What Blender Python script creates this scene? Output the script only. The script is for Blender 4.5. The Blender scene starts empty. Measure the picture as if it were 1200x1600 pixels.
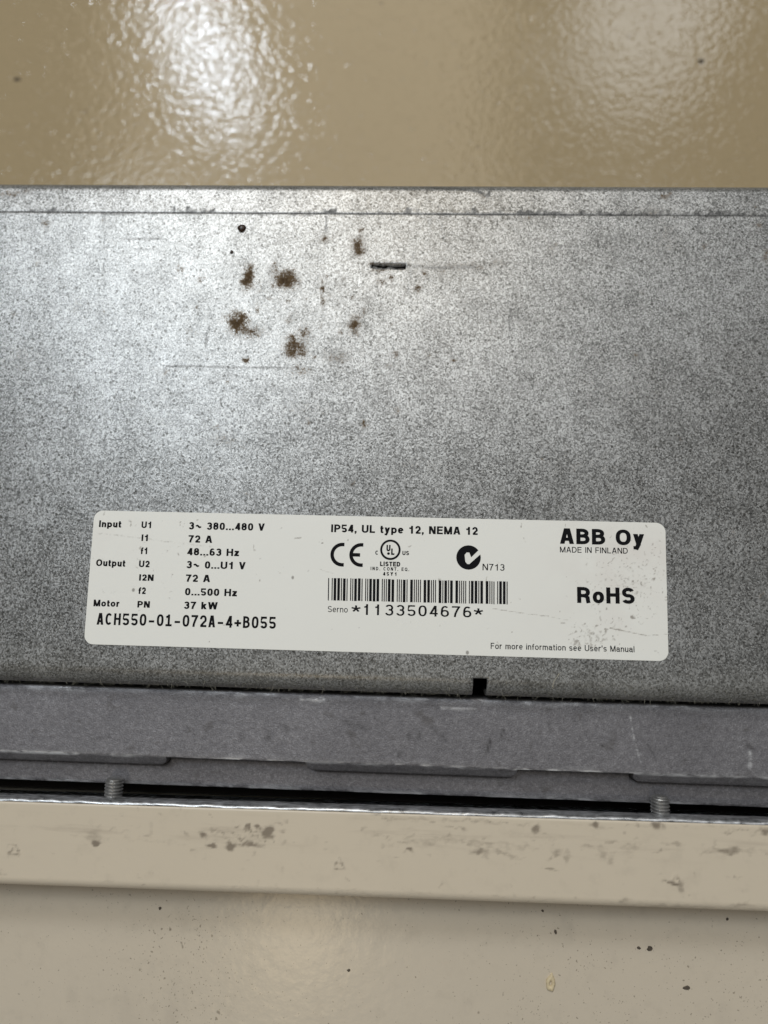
import bpy, math, random
import numpy as np

# ------------------------------------------------------------------ camera, world, lamps
MM = 0.001
scene = bpy.context.scene
col = scene.collection
rad = math.radians

cam_data = bpy.data.cameras.new("camera")
cam_data.sensor_fit = 'VERTICAL'
cam_data.sensor_height = 36.0
cam_data.lens = 26.01
cam_data.clip_start = 0.005
cam_data.clip_end = 20.0
cam_data.dof.use_dof = True
cam_data.dof.focus_distance = 0.168
cam_data.dof.aperture_fstop = 6.8
cam = bpy.data.objects.new("camera", cam_data)
cam.location = (0.00875, -0.00617, 0.16686)
cam.rotation_euler = (0.13499, 0.03724, 0.02693)
col.objects.link(cam)
scene.camera = cam

world = bpy.data.worlds.new("World")
scene.world = world
world.use_nodes = True
bg = world.node_tree.nodes['Background']
bg.inputs['Color'].default_value = (0.95, 0.96, 0.95, 1)
bg.inputs['Strength'].default_value = 0.18

def area_lamp(name, loc, size, power, color, target=(0, 0.03, 0), spread=180):
    d = bpy.data.lights.new(name, 'AREA')
    d.shape = 'RECTANGLE'
    d.size, d.size_y = size
    d.energy = power
    d.color = color
    d.spread = rad(spread)
    o = bpy.data.objects.new(name, d)
    o.location = loc
    v = [t - l for t, l in zip(target, loc)]
    import mathutils
    o.rotation_euler = mathutils.Vector(v).to_track_quat('-Z', 'Y').to_euler()
    col.objects.link(o)
    return o

# cool tube lamp whose mirror image sits in the tan paint, a dimmer one right of it,
# the warm lit ceiling on the left, and a small warm bulb behind the photographer
area_lamp("tube_lamp", (-0.70, 1.80, 1.90), (0.13, 0.36), 7.5, (0.76, 0.86, 1.0))
area_lamp("cool_fill_row", (-0.08, 0.90, 2.0), (1.80, 0.50), 7.2, (0.92, 0.96, 1.0))  # wide unseen fill, added to brighten the steel towards the upper right
area_lamp("cool_tube_pair", (-0.78, 0.92, 1.98), (0.46, 0.60), 9.5, (0.78, 0.89, 1.0))
area_lamp("far_tube_lamp", (0.74, 1.96, 1.95), (0.44, 0.46), 3.8, (0.95, 0.98, 1.0))
area_lamp("ceiling_light", (-0.40, 1.85, 2.05), (1.35, 1.7), 20, (1.0, 0.87, 0.68), target=(-0.40, 1.85, 0))
area_lamp("warm_bulb", (-0.284, -0.87, 1.98), (0.12, 0.14), 1.3, (1.0, 0.78, 0.48))

scene.view_settings.view_transform = 'Standard'
scene.view_settings.look = 'None'
scene.view_settings.gamma = 1.0
scene.view_settings.exposure = 0.12
scene.view_settings.use_curve_mapping = False

rng = np.random.default_rng(7)
random.seed(7)

# ------------------------------------------------------------------ helpers
def setp(o, label=None, cat=None, group=None, kind=None):
    if label: o['label'] = label
    if cat: o['category'] = cat
    if group: o['group'] = group
    if kind: o['kind'] = kind
    return o

def empty(name, loc=(0, 0, 0)):
    o = bpy.data.objects.new(name, None)
    o.empty_display_size = 0.02
    o.location = loc
    col.objects.link(o)
    return o

def mesh_obj(name, verts, faces, mat, parent=None, smooth=True, attrs=None):
    """verts in millimetres, world axes."""
    me = bpy.data.meshes.new(name)
    v = np.asarray(verts, dtype=np.float64) * MM
    if isinstance(faces, np.ndarray):
        nf = len(faces); k = faces.shape[1]
        me.vertices.add(len(v))
        me.vertices.foreach_set('co', v.astype(np.float32).ravel())
        me.loops.add(nf * k)
        me.loops.foreach_set('vertex_index', faces.astype(np.int32).ravel())
        me.polygons.add(nf)
        me.polygons.foreach_set('loop_start', np.arange(0, nf * k, k, dtype=np.int32))
        me.update(calc_edges=True)
    else:
        me.from_pydata([tuple(p) for p in v], [], faces)
    me.polygons.foreach_set('use_smooth', np.full(len(me.polygons), smooth))
    if attrs:
        for an, av in attrs.items():
            a = me.attributes.new(an, 'FLOAT', 'POINT')
            a.data.foreach_set('value', np.asarray(av, dtype=np.float32).ravel())
    me.validate()
    me.update()
    if mat: me.materials.append(mat)
    o = bpy.data.objects.new(name, me)
    col.objects.link(o)
    if parent: o.parent = parent
    return o

def grid_faces(nu, nv, keep=None):
    i = np.arange(nu - 1)[:, None]; j = np.arange(nv - 1)[None, :]
    a = i * nv + j
    f = np.stack([a, a + nv, a + nv + 1, a + 1], -1)
    if keep is not None: return f[keep]
    return f.reshape(-1, 4)

def warp2(x, y, seed, cell=1.6, amp=1.1):
    t = np.random.default_rng(seed).random((512, 512))
    u, w = x / cell + 200.3, y / cell + 200.7
    i, j = np.floor(u).astype(int), np.floor(w).astype(int)
    f, g = u - i, w - j
    f, g = f * f * (3 - 2 * f), g * g * (3 - 2 * g)
    i, j = i % 511, j % 511
    r = (t[i, j] * (1 - f) + t[i + 1, j] * f) * (1 - g) + (t[i, j + 1] * (1 - f) + t[i + 1, j + 1] * f) * g
    return (r - .5) * amp

def stamp(x, y, lst, p=1.0):
    v = np.zeros_like(x)
    x, y = x + warp2(x, y, 5) + warp2(x, y, 15, .7, .8), y + warp2(x, y, 6) + warp2(x, y, 16, .7, .8)
    for cx, cy, rx, ry, s in lst:
        m = (abs(x - cx) < rx * 2.6) & (abs(y - cy) < ry * 2.6)
        d = ((x[m] - cx) / rx / 1.15) ** 2 + ((y[m] - cy) / ry / 1.15) ** 2
        v[m] = np.maximum(v[m], s * np.exp(-(d ** p) * 0.8))
    return v

def stroke_mask(x, y, pts, r, s=1.0):
    v = np.zeros_like(x)
    for (x0, y0), (x1, y1) in zip(pts[:-1], pts[1:]):
        m = (x > min(x0, x1) - 4 * r) & (x < max(x0, x1) + 4 * r) & (y > min(y0, y1) - 4 * r) & (y < max(y0, y1) + 4 * r)
        L = (x1 - x0) ** 2 + (y1 - y0) ** 2 + 1e-9
        t = np.clip(((x[m] - x0) * (x1 - x0) + (y[m] - y0) * (y1 - y0)) / L, 0, 1)
        d2 = (x[m] - x0 - t * (x1 - x0)) ** 2 + (y[m] - y0 - t * (y1 - y0)) ** 2
        v[m] = np.maximum(v[m], s * np.exp(-d2 / (r * r)))
    return v

def vnoise(x, seed, step):
    """1-D smooth noise 0..1"""
    r = np.random.default_rng(seed)
    n = 4000
    tab = r.random(n)
    t = (np.asarray(x) / step) % (n - 1)
    i = np.floor(t).astype(int); f = t - i; f = f * f * (3 - 2 * f)
    return tab[i] * (1 - f) + tab[(i + 1) % n] * f

# ------------------------------------------------------------------ node helper
class NT:
    def __init__(self, name):
        self.m = bpy.data.materials.new(name)
        self.m.use_nodes = True
        self.t = self.m.node_tree
        self.b = self.t.nodes['Principled BSDF']
        self.co = self.t.nodes.new('ShaderNodeTexCoord').outputs['Object']
    def n(self, typ, **kw):
        nd = self.t.nodes.new('ShaderNode' + typ)
        for k, v in kw.items(): setattr(nd, k, v)
        return nd
    def put(self, sock, v):
        if v is None: return
        if isinstance(v, (int, float)):
            sock.default_value = v
        elif isinstance(v, (tuple, list)):
            sock.default_value = tuple(v) if len(v) == 4 or sock.type == 'VECTOR' else tuple(v) + (1,)
        else:
            self.t.links.new(v, sock)
    def noise(self, scale, detail=2, rough=.5, vec=None, dist=0):
        nd = self.n('TexNoise')
        self.put(nd.inputs['Vector'], vec or self.co)
        nd.inputs['Scale'].default_value = scale
        nd.inputs['Detail'].default_value = detail
        nd.inputs['Roughness'].default_value = rough
        nd.inputs['Distortion'].default_value = dist
        return nd.outputs['Fac']
    def voro(self, scale, out='Color', feature='F1', vec=None, rnd=1):
        nd = self.n('TexVoronoi', feature=feature)
        self.put(nd.inputs['Vector'], vec or self.co)
        nd.inputs['Scale'].default_value = scale
        nd.inputs['Randomness'].default_value = rnd
        return nd.outputs[out]
    def mapv(self, scale):
        nd = self.n('Mapping')
        self.put(nd.inputs['Vector'], self.co)
        nd.inputs['Scale'].default_value = scale
        return nd.outputs[0]
    def math(self, op, a, b=None, c=None, clamp=False):
        nd = self.n('Math', operation=op, use_clamp=clamp)
        self.put(nd.inputs[0], a); self.put(nd.inputs[1], b); self.put(nd.inputs[2], c)
        return nd.outputs[0]
    def ss(self, v, lo, hi, a=0., b=1.):
        nd = self.n('MapRange', interpolation_type='SMOOTHSTEP')
        self.put(nd.inputs['Value'], v)
        for k, q in zip(('From Min', 'From Max', 'To Min', 'To Max'), (lo, hi, a, b)): nd.inputs[k].default_value = q
        return nd.outputs[0]
    def lin(self, v, lo, hi, a=0., b=1.):
        nd = self.n('MapRange')
        self.put(nd.inputs['Value'], v)
        for k, q in zip(('From Min', 'From Max', 'To Min', 'To Max'), (lo, hi, a, b)): nd.inputs[k].default_value = q
        return nd.outputs[0]
    def sep(self, c, k):
        nd = self.n('SeparateColor'); self.put(nd.inputs[0], c); return nd.outputs[k]
    def xyz(self, k):
        nd = self.n('SeparateXYZ'); self.put(nd.inputs[0], self.co); return nd.outputs[k]
    def mix(self, f, a, b, mode='MIX'):
        nd = self.n('Mix', data_type='RGBA', blend_type=mode)
        self.put(nd.inputs[0], f); self.put(nd.inputs[6], a); self.put(nd.inputs[7], b)
        return nd.outputs[2]
    def ramp(self, v, stops):
        nd = self.n('ValToRGB'); self.put(nd.inputs[0], v)
        e = nd.color_ramp.elements
        while len(e) < len(stops): e.new(0.5)
        for q, (p, c) in zip(e, stops): q.position = p; q.color = tuple(c) + (1,)
        return nd.outputs[0]
    def attr(self, name):
        return self.n('Attribute', attribute_name=name).outputs['Fac']
    def bump(self, h, dist, strength=1.0, normal=None):
        nd = self.n('Bump'); self.put(nd.inputs['Height'], h)
        nd.inputs['Distance'].default_value = dist
        nd.inputs['Strength'].default_value = strength
        self.put(nd.inputs['Normal'], normal)
        return nd.outputs[0]
    def out(self, **kw):
        for k, v in kw.items(): self.put(self.b.inputs[k.replace('_', ' ')], v)
        return self.m

# ------------------------------------------------------------------ materials
def mat_tan():
    t = NT("tan_orange_peel_paint")
    a = t.noise(760, 1.5, .45)
    dim = t.voro(430, 'Distance', 'SMOOTH_F1')
    h = t.math('ADD', t.math('MULTIPLY', a, 0.8), t.math('MULTIPLY', t.ss(dim, 0.05, 0.55), 0.35))
    fine = t.voro(520, 'Distance', 'F1')
    pit = t.ss(fine, 0.06, 0.30)
    rare = t.math('GREATER_THAN', t.sep(t.voro(520, 'Color'), 0), 0.80)
    h2 = t.math('ADD', h, t.math('MULTIPLY', t.math('MULTIPLY', pit, rare), -0.5))
    n = t.bump(h2, 0.000115, 1.0)
    tint = t.mix(t.noise(14, 3), (0.375, 0.294, 0.174), (0.35, 0.274, 0.162))
    spk = t.math('MULTIPLY', t.math('LESS_THAN', t.voro(150, 'Distance'), 0.09), t.math('GREATER_THAN', t.sep(t.voro(150, 'Color'), 1), 0.90))
    c = t.mix(t.math('MULTIPLY', spk, .5), tint, (0.16, 0.12, 0.08))
    return t.out(Base_Color=c, Roughness=0.06, Normal=n, Specular_IOR_Level=0.30)

def mat_galv():
    t = NT("galvanised_steel")
    vc = t.voro(3500, 'Color', vec=t.mapv((1, .85, 1)))
    g1 = t.sep(vc, 0)
    n1 = t.noise(2100, 3, .6)
    n2 = t.noise(3600, 2, .5)
    g = t.math('ADD', t.math('MULTIPLY', g1, .42), t.math('ADD', t.math('MULTIPLY', n1, .45), t.math('MULTIPLY', n2, .30)))
    low = t.noise(22, 4, .6)
    mid = t.noise(130, 3, .6)
    g = t.math('ADD', g, t.math('ADD', t.math('MULTIPLY', t.math('SUBTRACT', low, .5), .32), t.math('MULTIPLY', t.math('SUBTRACT', mid, .5), .30)))
    c = t.ramp(g, [(0.28, (.065, .064, .060)), (0.44, (.175, .173, .165)), (0.60, (.28, .278, .268)), (0.84, (.50, .50, .49))])
    # tiny dark pits
    pit = t.math('MULTIPLY', t.ss(t.voro(760, 'Distance'), .30, .16), t.math('GREATER_THAN', t.sep(t.voro(760, 'Color'), 2), .74))
    c = t.mix(t.math('MULTIPLY', pit, .75), c, (.06, .057, .05))
    # drawn rolling streaks, faint vertical and horizontal
    stv = t.noise(1.0, 2, .5, vec=t.mapv((900, 30, 1)))
    sth = t.noise(1.0, 2, .5, vec=t.mapv((25, 700, 1)))
    sk = t.math('MULTIPLY', t.math('ADD', t.ss(stv, .56, .74), t.ss(sth, .56, .74)), .20)
    c = t.mix(sk, c, (.16, .16, .155))
    # grime in weak patches and rust stains
    st = t.math('MULTIPLY', t.attr('stain'), t.lin(t.noise(650, 3, .6), .3, .7, .62, 1.25))
    nz = t.math('ADD', t.math('MULTIPLY', t.noise(2000, 4, .75), .62), t.math('MULTIPLY', g1, .30))
    m = t.ss(t.math('ADD', t.math('MULTIPLY', st, .80), t.math('MULTIPLY', nz, 1.1)), .68, 1.14)
    brown = t.mix(t.math('MULTIPLY', t.math('ADD', t.noise(1500, 3), st), .62), (.20, .132, .062), (.055, .033, .015))
    c = t.mix(m, c, brown)
    ln = t.attr('line')
    lm = t.math('MULTIPLY', ln, t.lin(t.noise(900, 2), .3, .6, .45, 1), clamp=True)
    c = t.mix(lm, c, (.05, .05, .05))
    dirty = t.math('MAXIMUM', m, t.math('MULTIPLY', lm, .7))
    dust = t.attr('dust')
    dm = t.math('MULTIPLY', dust, t.lin(t.noise(800, 4, .7), .3, .7, .3, 1), clamp=True)
    c = t.mix(t.math('MULTIPLY', dm, .75), c, (.15, .145, .12))
    met = t.math('MULTIPLY_ADD', t.math('MAXIMUM', dirty, t.math('MULTIPLY', dm, .8)), -.72, .78)
    rough = t.math('ADD', t.lin(g1, 0, 1, .30, .42), t.math('MULTIPLY', dirty, .2))
    h = t.math('ADD', t.math('MULTIPLY', g1, .5), t.math('MULTIPLY', n1, .6))
    n = t.bump(h, 0.000045, .75)
    return t.out(Base_Color=c, Metallic=met, Roughness=rough, Normal=n, Specular_IOR_Level=t.math('MULTIPLY_ADD', dirty, -.42, .5))

def mat_cast():
    t = NT("cast_aluminium")
    a = t.noise(1100, 4, .7); b = t.noise(45, 3, .5); s = t.noise(3000, 2, .6)
    g = t.math('ADD', t.math('MULTIPLY', a, .55), t.math('ADD', t.math('MULTIPLY', b, .25), t.math('MULTIPLY', s, .42)))
    c = t.ramp(g, [(0.34, (.085, .082, .088)), (0.52, (.175, .169, .178)), (0.64, (.225, .218, .228)), (0.82, (.36, .352, .365))])
    blot = t.ss(t.noise(190, 3, .6), .60, .72)
    c = t.mix(t.math('MULTIPLY', blot, .5), c, (.10, .092, .088))
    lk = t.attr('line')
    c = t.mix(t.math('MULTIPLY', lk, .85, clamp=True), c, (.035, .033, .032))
    w = t.attr('wear')
    wm = t.math('MULTIPLY', w, t.ss(t.noise(500, 3, .6, vec=t.mapv((.35, 1, 1))), .40, .62), clamp=True)
    c = t.mix(wm, c, (.80, .80, .81))
    ru = t.math('MULTIPLY_ADD', wm, -.22, .55)
    h = t.math('ADD', a, t.math('MULTIPLY', s, .5))
    n = t.bump(h, 0.00012, .9)
    return t.out(Base_Color=c, Metallic=.62, Roughness=ru, Normal=n)

def mat_zinc():
    t = NT("bare_zinc_edge")
    a = t.noise(1, 3, .6, vec=t.mapv((260, 1200, 1200)))
    b = t.noise(700, 3, .6)
    g = t.math('ADD', t.math('MULTIPLY', a, .6), t.math('MULTIPLY', b, .4))
    c = t.ramp(g, [(.32, (.14, .14, .145)), (.5, (.42, .425, .43)), (.68, (.72, .73, .75))])
    return t.out(Base_Color=c, Metallic=.8, Roughness=t.lin(b, .3, .7, .26, .5), Normal=t.bump(g, .00012, .8))

def mat_cream(name, base, base2, rough, specks, peel):
    t = NT(name)
    c = t.mix(t.noise(30, 4, .6), base, base2)
    c = t.mix(t.math('MULTIPLY', t.ss(t.noise(240, 3, .6), .52, .75), .22), c, tuple(k * .72 for k in base))
    if specks:
        dens = t.ss(t.noise(26, 3, .6), .35, .70, .0, .060)
        for sc, th, sh in ((1000, .735, 1.0), (480, .79, .6), (2200, .73, .8)):
            mk = t.ss(t.math('ADD', t.noise(sc, 1.5, .5, vec=t.mapv((1, sh, 1))), dens), th, th + .045)
            c = t.mix(t.math('MULTIPLY', mk, .55), c, (.12, .095, .065))
        smear = t.ss(t.noise(1, 4, .6, vec=t.mapv((60, 24, 1))), .55, .75)
        c = t.mix(t.math('MULTIPLY', smear, .16), c, (.22, .20, .18))
    st = t.attr('stain')
    nz = t.math('MULTIPLY_ADD', t.noise(1, 4, .65, vec=t.mapv((260, 1100, 1))), .55, t.math('MULTIPLY', t.noise(900, 4, .65), .45))
    m = t.ss(t.math('ADD', t.math('MULTIPLY', st, .85), t.math('MULTIPLY', nz, .60)), .38, .92)
    sm = t.math('MULTIPLY', t.ss(t.noise(1, 4, .6, vec=t.mapv((45, 420, 1))), .50, .72), t.attr('smear'))
    c = t.mix(t.math('MULTIPLY', sm, .42), c, (.24, .19, .145))
    c = t.mix(t.math('MULTIPLY', m, .74), c, t.mix(nz, (.085, .062, .042), (.15, .115, .085)))
    h = t.math('ADD', t.noise(420, 2), t.math('MULTIPLY', t.noise(1800, 2), .25))
    return t.out(Base_Color=c, Roughness=rough, Normal=t.bump(h, peel, 1.0), Specular_IOR_Level=.45)

def mat_label():
    t = NT("label_film")
    c = t.mix(t.noise(40, 4), (.86, .85, .79), (.83, .82, .76))
    st = t.attr('grime'); pk = t.attr('pink')
    c = t.mix(t.math('MULTIPLY', pk, t.lin(t.noise(160, 3), .3, .7, 0, .45)), c, (.70, .62, .57))
    nz = t.noise(1500, 4, .65)
    m = t.ss(t.math('ADD', t.math('MULTIPLY', st, .66), t.math('MULTIPLY', nz, .60)), .44, .80)
    c = t.mix(t.math('MULTIPLY', m, .72), c, (.19, .155, .12))
    # stray specks over the whole sticker
    d = t.voro(330, 'Distance', vec=t.mapv((1, .8, 1))); k = t.sep(t.voro(330, 'Color', vec=t.mapv((1, .8, 1))), 0)
    mk = t.math('MULTIPLY', t.ss(d, .16, .07), t.math('GREATER_THAN', k, .955))
    c = t.mix(t.math('MULTIPLY', mk, .7), c, (.14, .12, .10))
    n = t.bump(t.noise(500, 3), .00002, .6)
    return t.out(Base_Color=c, Roughness=.42, Normal=n)

def mat_ink():
    t = NT("black_print")
    w = t.ss(t.noise(1100, 4, .7), .70, .80)
    c = t.mix(t.math('MULTIPLY', w, .3), (.006, .006, .007), (.4, .38, .35))
    return t.out(Base_Color=c, Roughness=.75, Specular_IOR_Level=.12)

def mat_plain(name, c, rough=.6, metal=0., var=.25, scale=800):
    t = NT(name)
    cc = t.mix(t.noise(scale, 3, .6), tuple(k * (1 - var) for k in c), tuple(min(1, k * (1 + var)) for k in c))
    return t.out(Base_Color=cc, Roughness=rough, Metallic=metal, Normal=t.bump(t.noise(scale * 1.5, 2), .00003, .5))

M_TAN, M_GALV, M_CAST, M_ZINC = mat_tan(), mat_galv(), mat_cast(), mat_zinc()
M_FLANGE = mat_cream("cream_flange_paint", (.64, .555, .43), (.60, .52, .40), .36, False, .00003)
M_LEDGE = mat_cream("cream_ledge_paint", (.60, .525, .415), (.56, .49, .385), .22, True, .00005)
M_LABEL, M_INK = mat_label(), mat_ink()
M_DARK = mat_plain("shaded_inner_steel", (.022, .017, .012), .85)  # near-black colour carries the shade inside the hollows
M_STUD = mat_plain("zinc_screw_thread", (.37, .365, .355), .40, .8, .5, 1500)
M_RESIN = mat_plain("dark_brown_resin", (.030, .017, .010), .22)
M_RESIN.node_tree.nodes["Principled BSDF"].inputs["Specular IOR Level"].default_value = .22
M_FIBRE = mat_plain("dust_fibre", (.30, .285, .23), .9)
M_LINT = mat_plain("pale_lint", (.62, .57, .45), .8)
M_CHIP = mat_plain("yellowed_flake", (.60, .50, .32), .55, 0, .3, 1200)
M_CRUMB = mat_plain("dark_crumb", (.085, .068, .05), .85)

# ------------------------------------------------------------------ the setting
def sheet(name, x0, x1, y0, y1, z, nx, ny, mat, thick):
    xs = np.linspace(x0, x1, nx); ys = np.linspace(y0, y1, ny)
    X, Y = np.meshgrid(xs, ys, indexing='ij')
    V = np.stack([X, Y, np.full_like(X, z)], -1).reshape(-1, 3)
    F = grid_faces(nx, ny)
    base = len(V)
    V = np.vstack([V, [[x0, y0, z - thick], [x1, y0, z - thick], [x1, y1, z - thick], [x0, y1, z - thick]]])
    o = mesh_obj(name, V, F, mat, None, False, {'stain': np.zeros(len(V))})
    return o
tabletop = sheet("tabletop", -420, 420, -420, 520, -60, 3, 3, M_TAN, 0)
setp(tabletop, "glossy tan orange peel painted surface behind the steel unit", None, None, 'structure')

# cream painted ledge below the flange: a closed box with a stained top
def box_verts(x0, x1, y0, y1, z0, z1):
    V = [(x0, y0, z0), (x1, y0, z0), (x1, y1, z0), (x0, y1, z0), (x0, y0, z1), (x1, y0, z1), (x1, y1, z1), (x0, y1, z1)]
    F = [(3, 2, 1, 0), (4, 5, 6, 7), (0, 1, 5, 4), (1, 2, 6, 5), (2, 3, 7, 6), (3, 0, 4, 7)]
    return V, F
V, F = box_verts(-260, 260, -260, -52.5, -59.9, -17)
ledge = mesh_obj("painted_ledge", V, F, M_LEDGE, None, False, {'stain': np.zeros(8)})
setp(ledge, "speckled greyish cream painted surface below the flange", None, None, 'structure')

# ------------------------------------------------------------------ the drive
drive = empty("drive_unit", (0, 0, -0.06))
setp(drive, "galvanised steel drive unit with white rating label and grey cast frame", "drive")
def adopt(o, parent):
    o.parent = parent
    o.matrix_parent_inverse = parent.matrix_world.inverted()
bpy.context.view_layer.update()

STAINS = [(-32.21,72.17,1.20,2.55,1),(-22.86,71.87,2.25,1.95,1),(-25.92,74.59,1.50,1.20,0.5),(-34.18,61.18,2.10,2.25,1),(-31.61,58.98,2.70,1.50,0.7),(-29.61,64.9,0.90,1.20,0.5),(-19.99,55.34,2.40,2.25,0.9),(-17.85,58.68,1.20,1.65,0.65),(-18.99,49.56,2.40,1.20,0.45),(-6.23,60.71,1.20,2.10,0.85),(-5.94,80.12,1.35,2.25,0.9),(-5.62,84.85,0.45,0.75,0.9),(-14.34,82.34,0.75,0.75,0.9),(-14.14,69.06,0.60,0.75,1),(-14.22,66.98,0.38,1.50,0.8),(8.68,70.09,0.67,1.05,0.9),(0.13,71.77,1.65,0.90,0.5),(-10.36,52.96,3.00,1.50,0.42),(-21.5,61.96,1.05,0.90,0.45),(-31.53,51.57,0.67,0.67,0.9),(17.11,52.41,0.75,0.45,0.8),(1.9,50.49,1.05,0.60,0.55),(14.04,75.43,8.25,1.50,0.28),(57.89,47.31,13.50,9.00,0.16),(66.74,83.4,4.50,6.75,0.2),(63.89,89.84,4.50,1.50,0.3),(66.98,93.77,0.90,0.60,0.9),(-82.79,85.68,1.20,0.90,0.55),(-68.84,86.6,0.90,0.60,0.4),(88.83,86.76,0.90,0.60,0.7),(89.83,78.78,0.60,1.50,0.6),(-35.78,32.35,3.30,1.20,0.3),(-16.51,36.96,0.60,0.75,0.7),(26.91,76.34,1.50,1.20,0.35),(-83.81,75.73,0.75,0.60,0.5),(-51.15,36.36,3.00,1.80,0.16),(-18.13,39.99,4.50,1.50,0.22),(-91.92,94.04,3.60,0.75,0.5),(-73.35,64.42,1.20,1.80,0.3),(39.72,79.98,0.90,1.80,0.3),(43.89,27.54,9.00,1.80,0.16),(8.99,26.86,6.00,2.10,0.2),(84.82,51.52,6.00,4.50,0.16),(-86.27,51.45,4.50,4.50,0.2),(-40.75,92.59,0.75,0.60,0.4),(23.73,93.73,0.90,0.75,0.5)]
# loose random dirt spots on top of the ones above
for _ in range(45):
    STAINS.append((random.gauss(-18, 14), random.gauss(66, 11), random.uniform(.2, .8), random.uniform(.2, .9), random.uniform(.3, .75)))
for _ in range(22):
    STAINS.append((random.uniform(6, 24), random.gauss(75.3, .9), random.uniform(.4, 1.6), random.uniform(.2, .5), random.uniform(.2, .5)))
for _ in range(8):
    STAINS.append((-3 + _ * 1.2, 74.4 + .1 * (_ % 3), .7, .25, .7)); STAINS.append((-3 + _ * 1.2, 76.3, .7, .2, .6))
for _ in range(120):
    STAINS.append((random.uniform(-95, 95), random.uniform(-15, 94), random.uniform(.25, .7), random.uniform(.25, .8), random.uniform(.2, .6)))

SLOT = (-2.6, 5.5, 74.75, 76.05)        # x0 x1 y0 y1
NOTCH = (22.55, 25.65, -20.3)         # x0 x1, upper y

def dense_x(lo, hi, step, extra=(), out=(-170, 170)):
    xs = list(np.arange(lo, hi + 1e-6, step)) + list(extra) + list(np.linspace(out[0], lo - 3, 6)) + list(np.linspace(hi + 3, out[1], 6))
    xs = np.array(sorted(xs))
    keep = [0]
    ex = set(round(e, 4) for e in extra)
    res = []
    for v in xs:
        if res and v - res[-1] < step * .3:
            if round(v, 4) in ex: res[-1] = v
            continue
        res.append(v)
    return np.array(res)

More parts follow.
